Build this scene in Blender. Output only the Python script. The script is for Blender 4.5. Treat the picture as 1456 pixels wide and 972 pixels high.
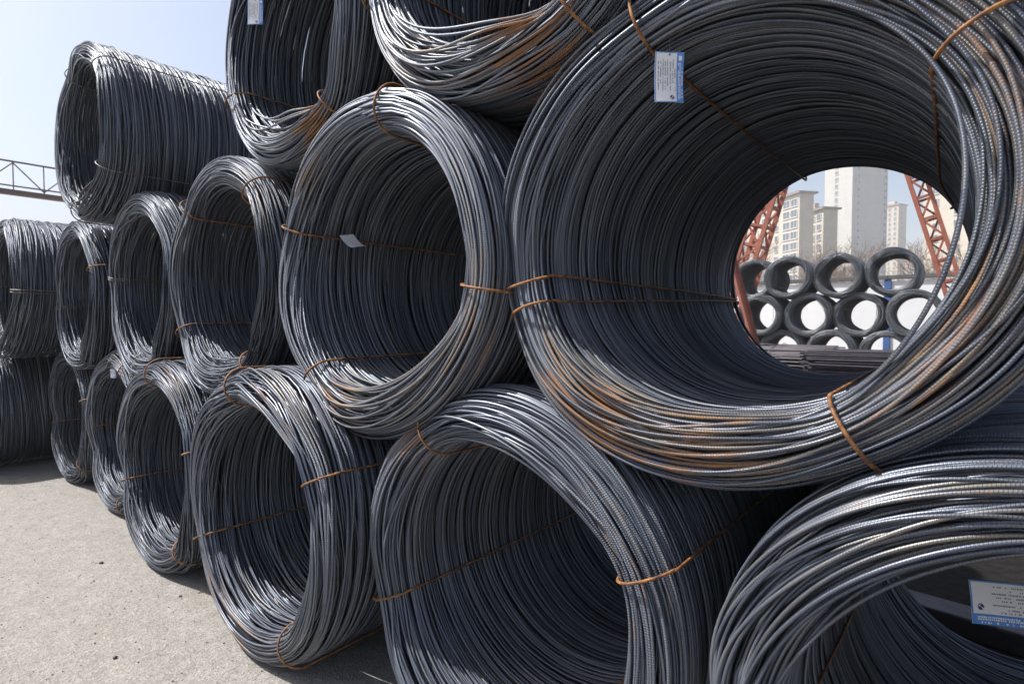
import bpy, bmesh, math, random
import numpy as np
from mathutils import Vector, Matrix
R_ = math.radians
PI = math.pi
scn = bpy.context.scene
for o in list(bpy.data.objects):
    bpy.data.objects.remove(o)
C = scn.collection

# ------------------------------------------------------------------ camera
cam_d = bpy.data.cameras.new('camera')
cam = bpy.data.objects.new('camera', cam_d); C.objects.link(cam)
CAM = Vector((0.45414, -1.19348, 1.44612)); YAW = 0.697326; PITCH = -0.03445
cam.location = CAM
cam.rotation_euler = (PI/2 + PITCH, 0, YAW)
cam_d.sensor_width = 36; cam_d.lens = 19.566
cam_d.clip_start = 0.05; cam_d.clip_end = 4000
cam_d.dof.use_dof = True; cam_d.dof.focus_distance = 1.5; cam_d.dof.aperture_fstop = 8
scn.camera = cam
_F = 791.333
_fw = Vector((-math.sin(YAW)*math.cos(PITCH), math.cos(YAW)*math.cos(PITCH), math.sin(PITCH)))
_rt = Vector((math.cos(YAW), math.sin(YAW), 0)); _up = _rt.cross(_fw)
def at(px, py, depth):                      # surveyed position of a far thing
    return CAM + (_fw + _rt*((px-728)/_F) - _up*((py-486)/_F))*depth

# ------------------------------------------------------------------ sky and sun
TO_SUN = Vector((-0.50, -0.32, 0.80)).normalized()
w = bpy.data.worlds.new('World'); scn.world = w; w.use_nodes = True
nt = w.node_tree; nt.nodes.clear()
sky = nt.nodes.new('ShaderNodeTexSky'); sky.sky_type = 'NISHITA'; sky.sun_disc = False
sky.sun_elevation = math.asin(TO_SUN.z); sky.sun_rotation = math.atan2(TO_SUN.x, TO_SUN.y) % (2*PI)
sky.air_density = 1.0; sky.dust_density = 3.6; sky.ozone_density = 1.0
bg = nt.nodes.new('ShaderNodeBackground'); bg.inputs['Strength'].default_value = 0.12
wo = nt.nodes.new('ShaderNodeOutputWorld')
nt.links.new(sky.outputs[0], bg.inputs['Color']); nt.links.new(bg.outputs[0], wo.inputs['Surface'])
sun_d = bpy.data.lights.new('sun', 'SUN'); sun_d.energy = 5.0; sun_d.angle = R_(0.53); sun_d.color = (1.0, 0.96, 0.90)
sun = bpy.data.objects.new('sun', sun_d); C.objects.link(sun)
sun.rotation_euler = TO_SUN.to_track_quat('Z', 'Y').to_euler(); sun.location = (-8, -6, 14)
scn.view_settings.view_transform = 'Standard'; scn.view_settings.look = 'None'
scn.view_settings.gamma = 1; scn.view_settings.use_curve_mapping = False
scn.view_settings.exposure = 0.70
scn.cycles.max_bounces = 8; scn.cycles.glossy_bounces = 5; scn.cycles.diffuse_bounces = 4
scn.cycles.use_denoising = True

# ------------------------------------------------------------------ material helpers
def new_mat(name):
    m = bpy.data.materials.new(name); m.use_nodes = True
    t = m.node_tree; b = t.nodes['Principled BSDF']
    return m, t, b
def N(t, kind, **kw):
    n = t.nodes.new(kind)
    for k, v in kw.items():
        if k in n.inputs.keys(): n.inputs[k].default_value = v
        else: setattr(n, k, v)
    return n
def ramp(t, fac, stops):
    r = t.nodes.new('ShaderNodeValToRGB'); e = r.color_ramp.elements
    while len(e) > 1: e.remove(e[0])
    e[0].position = stops[0][0]; e[0].color = (*stops[0][1], 1)
    for p, c in stops[1:]:
        k = e.new(p); k.color = (*c, 1)
    t.links.new(fac, r.inputs['Fac']); return r.outputs['Color']
def mixc(t, fac, a, b, mode='MIX'):
    m = t.nodes.new('ShaderNodeMix'); m.data_type = 'RGBA'; m.blend_type = mode
    for s, v in (('Factor', fac), ('A', a), ('B', b)):
        i = [x for x in m.inputs if x.name == s and (x.type == 'RGBA' or (s == 'Factor' and x.type == 'VALUE'))][0]
        if hasattr(v, 'is_linked') or isinstance(v, bpy.types.NodeSocket): t.links.new(v, i)
        elif s == 'Factor': i.default_value = v
        else: i.default_value = (*v, 1)
    return [x for x in m.outputs if x.type == 'RGBA'][0]
def math_(t, op, a, b=None, c=None, clamp=False):
    m = t.nodes.new('ShaderNodeMath'); m.operation = op; m.use_clamp = clamp
    for i, v in enumerate((a, b, c)):
        if v is None: continue
        if isinstance(v, bpy.types.NodeSocket): t.links.new(v, m.inputs[i])
        else: m.inputs[i].default_value = v
    return m.outputs[0]
def maprange(t, v, a, b, c=0.0, d=1.0):
    m = t.nodes.new('ShaderNodeMapRange')
    t.links.new(v, m.inputs['Value'])
    m.inputs['From Min'].default_value = a; m.inputs['From Max'].default_value = b
    m.inputs['To Min'].default_value = c; m.inputs['To Max'].default_value = d
    return m.outputs[0]

def steel_material(name, ribs=True, base=(0.124, 0.143, 0.186), rust_bias=0.0, metal=0.70):
    m, t, b = new_mat(name); L = t.links.new
    geo = N(t, 'ShaderNodeTexCoord')
    ar = N(t, 'ShaderNodeAttribute', attribute_name='rust').outputs['Fac']
    at_ = N(t, 'ShaderNodeAttribute', attribute_name='tint').outputs['Fac']
    uv = geo.outputs['UV']
    # per wire tone and a streaky mill scale along the wire
    mp = N(t, 'ShaderNodeMapping'); L(uv, mp.inputs['Vector']); mp.inputs['Scale'].default_value = (6, 1.5, 1)
    adv = N(t, 'ShaderNodeVectorMath', operation='ADD'); L(mp.outputs[0], adv.inputs[0])
    cmb = N(t, 'ShaderNodeCombineXYZ'); L(math_(t, 'MULTIPLY', at_, 37.0), cmb.inputs['Z']); L(cmb.outputs[0], adv.inputs[1])
    n1 = N(t, 'ShaderNodeTexNoise', Scale=1.0, Detail=5.0, Roughness=0.65); L(adv.outputs[0], n1.inputs['Vector'])
    tone = math_(t, 'ADD', math_(t, 'MULTIPLY', at_, 0.55), math_(t, 'MULTIPLY', n1.outputs['Fac'], 0.6))
    b0 = Vector(base)
    steel = ramp(t, tone, [(0.22, tuple(b0*0.5)), (0.55, tuple(b0)), (0.88, (base[0]*1.65, base[1]*1.58, base[2]*1.42))])
    # some turns carry a tan film of dust and flash rust
    wf = maprange(t, math_(t, 'FRACT', math_(t, 'MULTIPLY', at_, 13.7)), 0.62, 0.80)
    wf = math_(t, 'MULTIPLY', wf, maprange(t, n1.outputs['Fac'], 0.35, 0.65))
    wf = math_(t, 'MULTIPLY', wf, maprange(t, ar, 0.0, 0.35, 0.16, 0.75))
    steel = mixc(t, wf, steel, (0.27, 0.225, 0.14))
    # rust: patches where the wire has been wet, specks elsewhere
    n2 = N(t, 'ShaderNodeTexNoise', Scale=7.0, Detail=6.0, Roughness=0.7); L(geo.outputs['Object'], n2.inputs['Vector'])
    n3 = N(t, 'ShaderNodeTexNoise', Scale=0.9, Detail=4.0, Roughness=0.75); L(adv.outputs[0], n3.inputs['Vector'])
    rn = math_(t, 'ADD', math_(t, 'MULTIPLY', n2.outputs['Fac'], 0.30), math_(t, 'MULTIPLY', n3.outputs['Fac'], 0.70))
    rn = math_(t, 'ADD', rn, math_(t, 'MULTIPLY', math_(t, 'SUBTRACT', math_(t, 'FRACT', math_(t, 'MULTIPLY', at_, 7.3)), 0.5), 0.20))
    fl = N(t, 'ShaderNodeTexNoise', Scale=160.0, Detail=3.0, Roughness=0.7); L(geo.outputs['Object'], fl.inputs['Vector'])
    rn = math_(t, 'ADD', rn, math_(t, 'MULTIPLY', math_(t, 'SUBTRACT', fl.outputs['Fac'], 0.5), 0.30))
    rm = math_(t, 'ADD', rn, math_(t, 'MULTIPLY', ar, 0.38))
    mask = maprange(t, rm, 0.66-rust_bias, 0.84-rust_bias)
    rc = ramp(t, n3.outputs['Fac'], [(0.30, (0.085, 0.042, 0.022)), (0.5, (0.225, 0.105, 0.04)), (0.72, (0.38, 0.18, 0.06))])
    col = mixc(t, math_(t, 'MULTIPLY', mask, 0.95), steel, rc)
    L(col, b.inputs['Base Color'])
    L(maprange(t, mask, 0, 1, metal, 0.05), b.inputs['Metallic'])
    L(math_(t, 'ADD', maprange(t, mask, 0, 1, 0.28, 0.70), math_(t, 'MULTIPLY', n1.outputs['Fac'], 0.26)), b.inputs['Roughness'])
    b.inputs['Specular IOR Level'].default_value = 0.6
    if ribs:
        sx = N(t, 'ShaderNodeSeparateXYZ'); L(uv, sx.inputs[0])
        # slanted transverse ribs that run opposite ways on the two halves of the bar
        side = math_(t, 'ABSOLUTE', math_(t, 'SUBTRACT', math_(t, 'FRACT', math_(t, 'MULTIPLY', sx.outputs['Y'], 2.0)), 0.5))
        ph = math_(t, 'ADD', math_(t, 'MULTIPLY', sx.outputs['X'], 2*PI/0.0062), math_(t, 'MULTIPLY', side, 5.0))
        wv = math_(t, 'SINE', ph)
        rib = maprange(t, wv, 0.1, 0.75)
        lon = maprange(t, side, 0.44, 0.47)
        hgt = math_(t, 'MAXIMUM', rib, lon)
        bp = N(t, 'ShaderNodeBump', Strength=0.9, Distance=0.0011); L(hgt, bp.inputs['Height'])
        L(bp.outputs[0], b.inputs['Normal'])
    else:
        nb = N(t, 'ShaderNodeBump', Strength=0.25, Distance=0.001); L(n1.outputs['Fac'], nb.inputs['Height'])
        L(nb.outputs[0], b.inputs['Normal'])
    return m

def plain(name, c, rough=0.6, metal=0.0, var=0.25, scale=6.0, bump=0.1, spec=0.4):
    m, t, b = new_mat(name); L = t.links.new
    tc = N(t, 'ShaderNodeTexCoord')
    n = N(t, 'ShaderNodeTexNoise', Scale=scale, Detail=7.0, Roughness=0.65); L(tc.outputs['Object'], n.inputs['Vector'])
    c = Vector(c)
    L(ramp(t, n.outputs['Fac'], [(0.25, tuple(c*(1-var))), (0.55, tuple(c)), (0.8, tuple(c*(1+var*0.6)))]), b.inputs['Base Color'])
    b.inputs['Roughness'].default_value = rough; b.inputs['Metallic'].default_value = metal
    b.inputs['Specular IOR Level'].default_value = spec
    bp = N(t, 'ShaderNodeBump', Strength=bump, Distance=0.02); L(n.outputs['Fac'], bp.inputs['Height']); L(bp.outputs[0], b.inputs['Normal'])
    return m

M = {}
M['steel'] = steel_material('ribbed_steel_wire')
M['steel_far'] = steel_material('steel_wire', ribs=False)
M['steel_dull'] = steel_material('weathered_steel_wire', ribs=False, base=(0.175, 0.19, 0.22), metal=0.45)
M['tie'] = None
def tie_material():
    m, t, b = new_mat('rusty_tie_wire'); L = t.links.new
    tc = N(t, 'ShaderNodeTexCoord'); n = N(t, 'ShaderNodeTexNoise', Scale=28.0, Detail=6.0, Roughness=0.7)
    L(tc.outputs['Object'], n.inputs['Vector'])
    L(ramp(t, n.outputs['Fac'], [(0.34, (0.05, 0.025, 0.014)), (0.5, (0.20, 0.082, 0.026)), (0.68, (0.42, 0.19, 0.05))]), b.inputs['Base Color'])
    b.inputs['Roughness'].default_value = 0.7
    bp = N(t, 'ShaderNodeBump', Strength=0.4, Distance=0.002); L(n.outputs['Fac'], bp.inputs['Height']); L(bp.outputs[0], b.inputs['Normal'])
    return m
M['tie'] = tie_material()
M['tie_dark'] = plain('dark_tie_wire', (0.16, 0.15, 0.14), 0.5, 0.5, 0.4, 20)
M['red'] = plain('red_oxide_paint', (0.30, 0.095, 0.06), 0.65, 0, 0.35, 3.0)
M['girder'] = plain('brown_crane_paint', (0.105, 0.062, 0.053), 0.6, 0, 0.3, 1.5)
M['truss'] = plain('grey_crane_steel', (0.115, 0.085, 0.08), 0.7, 0.0, 0.3, 1.5)
M['bar'] = plain('dark_bar_steel', (0.072, 0.066, 0.078), 0.55, 0.4, 0.45, 9.0)
M['panel'] = plain('white_wall_panel', (0.70, 0.72, 0.74), 0.6, 0, 0.08, 1.2)
M['post'] = plain('blue_post_paint', (0.05, 0.11, 0.28), 0.5, 0, 0.2, 3.0)
M['cap'] = plain('dark_wall_coping', (0.10, 0.10, 0.11), 0.7, 0, 0.3, 3.0)
M['bark'] = plain('bare_branches', (0.24, 0.185, 0.15), 0.9, 0, 0.3, 2.0)
M['card'] = plain('white_tag_card', (0.80, 0.81, 0.83), 0.35, 0, 0.03, 20, 0.02)
M['blue'] = plain('blue_tag_print', (0.10, 0.28, 0.66), 0.35, 0, 0.05, 20, 0.02)
M['ink'] = plain('grey_tag_print', (0.16, 0.16, 0.20), 0.5, 0, 0.1, 20, 0.02)
M['logo'] = plain('navy_tag_print', (0.035, 0.03, 0.16), 0.4, 0, 0.05, 20, 0.02)
M['glass'] = plain('window_glass', (0.13, 0.145, 0.165), 0.2, 0.0, 0.3, 0.4, 0.0, 0.6)
M['wframe'] = plain('window_frame', (0.55, 0.55, 0.54), 0.5, 0, 0.1, 1.0)
M['roof'] = plain('grey_roof_slab', (0.22, 0.19, 0.18), 0.7, 0, 0.2, 0.5)
def facade(name, c, band):
    m, t, b = new_mat(name); L = t.links.new
    tc = N(t, 'ShaderNodeTexCoord'); n = N(t, 'ShaderNodeTexNoise', Scale=0.25, Detail=8.0, Roughness=0.7); L(tc.outputs['Object'], n.inputs['Vector'])
    c = Vector(c); col = ramp(t, n.outputs['Fac'], [(0.3, tuple(c*0.88)), (0.6, tuple(c)), (0.8, tuple(c*1.06))])
    s = N(t, 'ShaderNodeSeparateXYZ'); L(tc.outputs['Object'], s.inputs[0])
    ln = maprange(t, math_(t, 'FRACT', math_(t, 'DIVIDE', s.outputs['Z'], band)), 0.93, 0.97)
    L(mixc(t, math_(t, 'MULTIPLY', ln, 0.22), col, tuple(c*0.6)), b.inputs['Base Color'])
    b.inputs['Roughness'].default_value = 0.85
    return m
M['fac_a'] = facade('cream_render', (0.47, 0.43, 0.365), 3.0)
M['fac_b'] = facade('pale_grey_render', (0.42, 0.41, 0.385), 3.0)
M['fac_c'] = facade('sand_render', (0.46, 0.40, 0.32), 3.0)
M['fac_e'] = facade('brick_red_render', (0.34, 0.20, 0.16), 3.0)
M['fac_f'] = facade('blue_grey_render', (0.24, 0.28, 0.34), 3.0)

def ground_material():
    m, t, b = new_mat('weathered_concrete'); L = t.links.new
    g = N(t, 'ShaderNodeNewGeometry').outputs['Position']
    def noise(s, d=6.0, r=0.6):
        n = N(t, 'ShaderNodeTexNoise', Scale=s, Detail=d, Roughness=r); L(g, n.inputs['Vector']); return n.outputs['Fac']
    big = noise(0.9, 5); mid = noise(9, 6, 0.7); fine = noise(130, 4, 0.7)
    col = ramp(t, mid, [(0.25, (0.205, 0.197, 0.188)), (0.5, (0.248, 0.239, 0.228)), (0.78, (0.292, 0.282, 0.27))])
    col = mixc(t, maprange(t, big, 0.52, 0.72, 0, 0.35), col, (0.25, 0.225, 0.195))
    big2 = noise(2.3, 6, 0.7)
    col = mixc(t, maprange(t, big2, 0.56, 0.72, 0, 0.25), col, (0.17, 0.163, 0.156))
    v = N(t, 'ShaderNodeTexVoronoi', Scale=210.0); L(g, v.inputs['Vector'])
    agg = ramp(t, v.outputs['Color'], [(0.0, (0.55, 0.53, 0.50)), (0.5, (1, 1, 1)), (1.0, (1.28, 1.25, 1.2))])
    col = mixc(t, 0.8, col, agg, 'MULTIPLY')
    v3 = N(t, 'ShaderNodeTexVoronoi', Scale=95.0); L(g, v3.inputs['Vector'])
    col = mixc(t, 0.75, col, ramp(t, v3.outputs['Color'], [(0.0, (0.62, 0.60, 0.58)), (0.4, (1, 1, 1)), (1.0, (1.3, 1.3, 1.28))]), 'MULTIPLY')
    v2 = N(t, 'ShaderNodeTexVoronoi', Scale=34.0); L(g, v2.inputs['Vector'])
    sp = math_(t, 'LESS_THAN', v2.outputs['Distance'], math_(t, 'MULTIPLY', maprange(t, noise(60, 2), 0.5, 0.8), 0.22))
    col = mixc(t, math_(t, 'MULTIPLY', sp, 0.55), col, (0.12, 0.11, 0.10))
    L(col, b.inputs['Base Color']); b.inputs['Roughness'].default_value = 0.88
    h = math_(t, 'ADD', math_(t, 'MULTIPLY', fine, 0.5), math_(t, 'ADD', math_(t, 'MULTIPLY', v.outputs['Distance'], 0.6), math_(t, 'MULTIPLY', v3.outputs['Distance'], 0.9)))
    bp = N(t, 'ShaderNodeBump', Strength=0.7, Distance=0.004); L(h, bp.inputs['Height'])
    bp2 = N(t, 'ShaderNodeBump', Strength=0.35, Distance=0.03); L(mid, bp2.inputs['Height']); L(bp.outputs[0], bp2.inputs['Normal'])
    L(bp2.outputs[0], b.inputs['Normal'])
    return m
M['ground'] = ground_material()
M['earth'] = plain('dark_earth_painted_shade', (0.017, 0.016, 0.0155), 0.95, 0, 0.6, 14, 1.0, 0.1)  # dark gravelly earth, its colour blackened further to paint in the stack's shadow

# ------------------------------------------------------------------ mesh helpers
def mesh_from(name, V, F, mats, uv=None, attrs=None, smooth=True, fmat=None):
    """V (n,3), F (m,4) numpy arrays of quads"""
    me = bpy.data.meshes.new(name)
    V = np.ascontiguousarray(V, np.float32); F = np.ascontiguousarray(F, np.int32)
    k = F.shape[1]
    me.vertices.add(len(V)); me.vertices.foreach_set('co', V.ravel())
    me.loops.add(F.size); me.loops.foreach_set('vertex_index', F.ravel())
    me.polygons.add(len(F)); me.polygons.foreach_set('loop_start', np.arange(0, F.size, k, dtype=np.int32))
    me.polygons.foreach_set('use_smooth', np.full(len(F), smooth))
    if fmat is not None: me.polygons.foreach_set('material_index', np.asarray(fmat, np.int32))
    if uv is not None:
        u = me.uv_layers.new(name='UVMap'); u.data.foreach_set('uv', np.ascontiguousarray(uv, np.float32).ravel())
    for an, av in (attrs or {}).items():
        a = me.attributes.new(an, 'FLOAT', 'POINT'); a.data.foreach_set('value', np.ascontiguousarray(av, np.float32))
    for m in (mats if isinstance(mats, (list, tuple)) else [mats]): me.materials.append(m)
    me.update(calc_edges=True); return me

def tubes(P, rad, sides, closed=True, ref=None):
    """P (n,S,3) centrelines -> V,F,uv"""
    n, S, _ = P.shape
    if closed:
        T = np.roll(P, -1, 1) - np.roll(P, 1, 1); seg = np.linalg.norm(np.roll(P, -1, 1) - P, axis=2)
    else:
        T = np.gradient(P, axis=1); seg = np.linalg.norm(np.diff(P, axis=1), axis=2)
        seg = np.concatenate([seg, seg[:, -1:]], 1)
    T /= np.linalg.norm(T, axis=2, keepdims=True) + 1e-9
    if ref is None: ref = np.array([0, 1, 0.0])
    ref = np.broadcast_to(ref, P.shape)
    A = np.cross(T, ref); A /= np.linalg.norm(A, axis=2, keepdims=True) + 1e-9
    B = np.cross(A, T)
    ph = np.arange(sides)/sides*2*PI
    rad = np.asarray(rad, float).reshape(-1, 1, 1, 1)
    V = P[:, :, None, :] + rad*(np.cos(ph)[None, None, :, None]*A[:, :, None, :] + np.sin(ph)[None, None, :, None]*B[:, :, None, :])
    base = (np.arange(n)*S*sides)[:, None, None]
    ns = S if closed else S-1
    i = np.arange(ns)[None, :, None]; j = np.arange(sides)[None, None, :]
    i2 = (i+1) % S; j2 = (j+1) % sides
    F = np.stack(np.broadcast_arrays(base+i*sides+j, base+i2*sides+j, base+i2*sides+j2, base+i*sides+j2), -1).reshape(-1, 4)
    cum = np.concatenate([np.zeros((n, 1)), np.cumsum(seg, 1)], 1)
    u0 = cum[:, :ns, None]; u1 = cum[:, 1:ns+1, None]; v0 = j/sides; v1 = (j+1)/sides
    sh = (n, ns, sides)
    U = [np.stack(np.broadcast_arrays(a*np.ones(sh), b*np.ones(sh)), -1) for a, b in ((u0, v0), (u1, v0), (u1, v1), (u0, v1))]
    uv = np.stack(U, 3).reshape(-1, 2)
    return V.reshape(-1, 3), F, uv

def obj(name, me, parent=None, loc=None, rot=None, scale=None):
    o = bpy.data.objects.new(name, me); C.objects.link(o)
    if parent is not None: o.parent = parent
    if loc is not None: o.location = loc
    if rot is not None: o.rotation_euler = rot
    if scale is not None: o.scale = scale
    return o
def thing(name, label, cat, loc=(0, 0, 0), rotz=0, group=None):
    o = obj(name, None, None, loc, (0, 0, rotz)); o.empty_display_size = 0.2
    return tag(o, label, cat, group)
def tag(o, label, cat, group=None):
    o['label'] = label; o['category'] = cat
    if group: o['group'] = group
    return o
def bm_mesh(name, fn, mats, smooth=False, bevel=0.0):
    bm = bmesh.new(); fn(bm)
    if bevel: bmesh.ops.bevel(bm, geom=bm.edges[:], offset=bevel, segments=2, affect='EDGES', profile=0.6)
    me = bpy.data.meshes.new(name); bm.to_mesh(me); bm.free()
    for m in (mats if isinstance(mats, (list, tuple)) else [mats]): me.materials.append(m)
    if smooth: me.polygons.foreach_set('use_smooth', [True]*len(me.polygons))
    return me
def add_box(bm, c, s, mat=None):
    r = bmesh.ops.create_cube(bm, size=1)
    X = Matrix.Translation(c) @ (mat or Matrix()) @ Matrix.Diagonal((*s, 1))
    bmesh.ops.transform(bm, matrix=X, verts=r['verts']); return r['verts']
def bar_between(bm, a, b, wx, wy):
    a, b = Vector(a), Vector(b); d = b-a
    q = d.to_track_quat('Z', 'Y').to_matrix().to_4x4()
    add_box(bm, (a+b)/2, (wx, wy, d.length), q)

# ------------------------------------------------------------------ ground
gm = mesh_from('ground', [(-1500, -600, 0), (1500, -600, 0), (1500, 2400, 0), (-1500, 2400, 0)], [(0, 1, 2, 3)], M['ground'], smooth=False)
g = obj('ground', gm); g['kind'] = 'structure'
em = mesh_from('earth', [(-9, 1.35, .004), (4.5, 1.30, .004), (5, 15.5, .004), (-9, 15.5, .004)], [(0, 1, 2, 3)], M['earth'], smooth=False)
e = obj('shade_painted_yard_earth', em); e['kind'] = 'structure'

# ------------------------------------------------------------------ wire coils
R0, RI, LEN = 0.62, 0.47, 1.72
HC = (R0-RI)/2; MID = (R0+RI)/2; LS = LEN-2*HC; PER = 2*LS+2*PI*HC

def section(s, d):
    """point on the wound section: s runs inner wall (back to front), lip, outer wall, back lip; d is depth below the surface"""
    s = np.mod(s, PER)
    a = np.clip((s-LS)/HC, 0, PI); a2 = np.clip((s-2*LS-PI*HC)/HC, 0, PI); q = HC-d
    r = np.where(s < LS, RI+d, np.where(s < LS+PI*HC, MID-q*np.cos(a), np.where(s < 2*LS+PI*HC, R0-d, MID+q*np.cos(a2))))
    y = np.where(s < LS, LEN-HC-s, np.where(s < LS+PI*HC, HC-q*np.sin(a), np.where(s < 2*LS+PI*HC, HC+(s-LS-PI*HC), LEN-HC+q*np.sin(a2))))
    return r, y

def wrap(a): return (a+PI) % (2*PI) - PI

def wind(seed, s0, d0, S, ties, loose=1.0, slack=(), rust=(), ell=0.012, shape=None):
    """centrelines of wire turns at perimeter positions s0 and depths d0"""
    rs = np.random.default_rng(seed); n = len(s0)
    th = np.linspace(0, 2*PI, S, endpoint=False)[None, :]
    s0 = s0[:, None]; d0 = d0[:, None]
    lip = np.exp(-((s0-(LS+PI*HC/2))/0.16)**2)
    field = np.zeros((n, S)); fr = np.random.default_rng(seed*7+1)
    for k, am in ((1, .017), (1, .014), (2, .008), (2, .006)):
        lam = fr.uniform(0.5, 1.5)
        field += am*fr.choice((-1, 1))*fr.uniform(.5, 1.2)*np.cos(k*th+fr.uniform(0, 6.28)+2*PI*s0/lam)
    ind = np.zeros((n, S)); dep = np.zeros((n, S))
    rogue = np.where(rs.random((n, 1)) < 0.08, 2.6, 1.0)
    for k, am in ((1, .0078), (2, .0045), (3, .0010)):
        ind += rs.normal(0, am, (n, 1))*np.cos(k*th+rs.uniform(0, 6.28, (n, 1)))
        dep += rs.normal(0, 0.0022, (n, 1))*np.cos(k*th+rs.uniform(0, 6.28, (n, 1)))
    pin = np.zeros((1, S))
    for a in ties: pin = np.maximum(pin, np.exp(-(wrap(th-R_(a))/0.30)**2))
    amp = loose*(1+1.3*lip)*rogue*(1-0.45*pin)
    s = s0 + field*loose*(1+0.6*lip) + ind*amp
    d = d0 + dep*loose - 0.004*(rogue > 1)
    r, y = section(s, d)
    fr_ = np.exp(-np.maximum(y, 0)/0.20)                     # how near the front end
    r = MID + (r-MID)*(1-np.where(r < MID, .20, .05)*pin*(0.35+0.65*fr_))            # bundle squeezed by the ties
    y = y + 0.022*pin*fr_
    bul = np.zeros((1, S))
    for k in (1, 2, 3): bul += fr.normal(0, 0.010/k)*np.cos(k*th+fr.uniform(0, 6.28))
    y = y + bul*fr_*(1-pin)*loose
    g = np.clip(-np.sin(th), 0, 1)**2                          # slack turns hang towards the bottom
    inner = np.clip((MID-r)/HC+0.55, 0, 1.6)
    hang = rs.gamma(1.6, 0.5, (n, 1))
    r = r - 0.016*g*fr_*inner*hang*(1-pin)*loose
    y = y - 0.020*g*fr_*(1-pin)*loose*hang*0.6
    for a0, a1, am, fracn in slack:                            # turns that cut the corner between two ties
        x = np.clip(np.mod(th-R_(a0), 2*PI)/R_((a1-a0) % 360), 0, 1)
        b = np.sin(PI*x)**1.3
        pick = np.where(rs.random((n, 1)) < fracn, rs.random((n, 1))**1.6, 0)*np.exp(-(np.abs(s0-(LS+PI*HC*0.40))/0.11)**2)
        r = r - am*b*pick; y = y - 0.03*b*pick
    r = r*(1+ell*np.cos(2*th+fr.uniform(0, 6.28))+ell*0.5*np.cos(3*th+fr.uniform(0, 6.28)))
    lowp = np.clip(-np.sin(th)-0.9, 0, .1)*10
    r = np.where(r > R0-0.006, r-(r-(R0-0.006))*lowp, r)       # flattened where it rests
    if shape: r, y = shape(r, y, th)
    P = np.stack([r*np.cos(th), y, r*np.sin(th)], -1)
    ru = np.zeros((n, S))
    for a, wd, yl, st in rust:
        ru = np.maximum(ru, st*np.exp(-(wrap(th-R_(a))/R_(wd))**2)*np.exp(-(np.maximum(y, 0)/yl)**2))
    return P, ru

def layer_positions(rs, pitch, depth, s_from=0.0, s_to=PER, jit=0.35):
    n = int((s_to-s_from)/pitch)
    s = s_from + (np.arange(n)+0.5)*pitch + rs.normal(0, pitch*jit, n)
    return s, depth+rs.uniform(-0.004, 0.005, n)

WR = 0.0047
def pack(name, P, ru, rad, sides, mat, rs):
    n, S, _ = P.shape
    V, F, uv = tubes(P, rad, sides)
    ti = np.repeat(rs.random(n), S*sides); ra = np.repeat(ru.reshape(-1), sides)
    return mesh_from(name, V, F, mat, uv, {'rust': ra, 'tint': ti})

def core_mesh(name, seed, ties, S=36, sides=3, mat='steel_far', loose=0.8, outer=True, pitch=0.018, rust=(), shape=None):
    """turns below the surface, joined"""
    rs = np.random.default_rng(seed+500); A = []
    for dd in (0.019, 0.032, 0.046): A.append(layer_positions(rs, pitch, dd))
    s = np.concatenate([a[0] for a in A]); d = np.concatenate([a[1] for a in A])
    P, ru = wind(seed, s, d, S, ties, loose, rust=rust, shape=shape)
    return pack(name, P, ru, 0.0064, sides, M[mat], rs)
def skin_mesh(name, seed, ties, S=96, sides=5, mat='steel', loose=1.0, s_from=0.0, s_to=PER, pitch=0.0118, rust=(), slack=(), shape=None, extra=True):
    rs = np.random.default_rng(seed+900)
    s, d = layer_positions(rs, pitch, 0.0, s_from, s_to)
    if extra:
        s2, d2 = layer_positions(rs, pitch*1.7, -0.004, LS-0.1, LS+PI*HC+0.15, 0.8)
        s = np.concatenate([s, s2]); d = np.concatenate([d, d2])
    P, ru = wind(seed, s, d, S, ties, loose, slack, rust, shape=shape)
    return pack(name, P, ru, WR, sides, M[mat], rs)

def tie_path(ang, n_lip=14, twist=0.0, off=0.015, front=0.0, depth=LEN, lean=0.0, squeeze=0.86):
    """closed wire round the section at one angle"""
    a = R_(ang); hc = HC*squeeze; ho = HC*.99; ri = MID-hc-off; ro = MID+ho+off; pts = []
    rs = random.Random(int(ang*13+depth*100))
    y0 = HC+0.012+front
    for k in range(9):                                     # along the inner wall, front lip last
        t = k/8; pts.append((ri-0.006*math.sin(PI*t)+(RI-off-ri)*max(0, 1-abs(t-0.35)*1.8), LEN-HC+(y0-LEN+HC)*t, a+twist*(1-t)+rs.uniform(-.004, .004)))
    for k in range(1, n_lip):
        b = PI*k/n_lip; q_ = (hc if b < PI/2 else ho)+off; pts.append((MID-q_*math.cos(b), y0-(ho+off+.004)*math.sin(b), a+lean*math.sin(b)))
    for k in range(9):
        t = k/8; pts.append((ro+(R0+off-ro)*min(1, t*4), y0+(LEN-HC-y0)*t, a+lean*0.3*t+rs.uniform(-.004, .004)))
    for k in range(1, 8):
        b = PI*k/8; pts.append((MID+(HC+off)*math.cos(b), LEN-HC+(HC+off)*math.sin(b), a+twist*k/8))
    return np.array([(r*math.cos(q), y, r*math.sin(q)) for r, y, q in pts])
def smooth_closed(P, m=3):
    n = len(P); out = []
    for i in range(n):
        p0, p1, p2, p3 = P[i-1], P[i], P[(i+1) % n], P[(i+2) % n]
        for k in range(m):
            t = k/m
            out.append(0.5*((2*p1)+(-p0+p2)*t+(2*p0-5*p1+4*p2-p3)*t*t+(-p0+3*p1-3*p2+p3)*t**3))
    return np.array(out)
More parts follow.
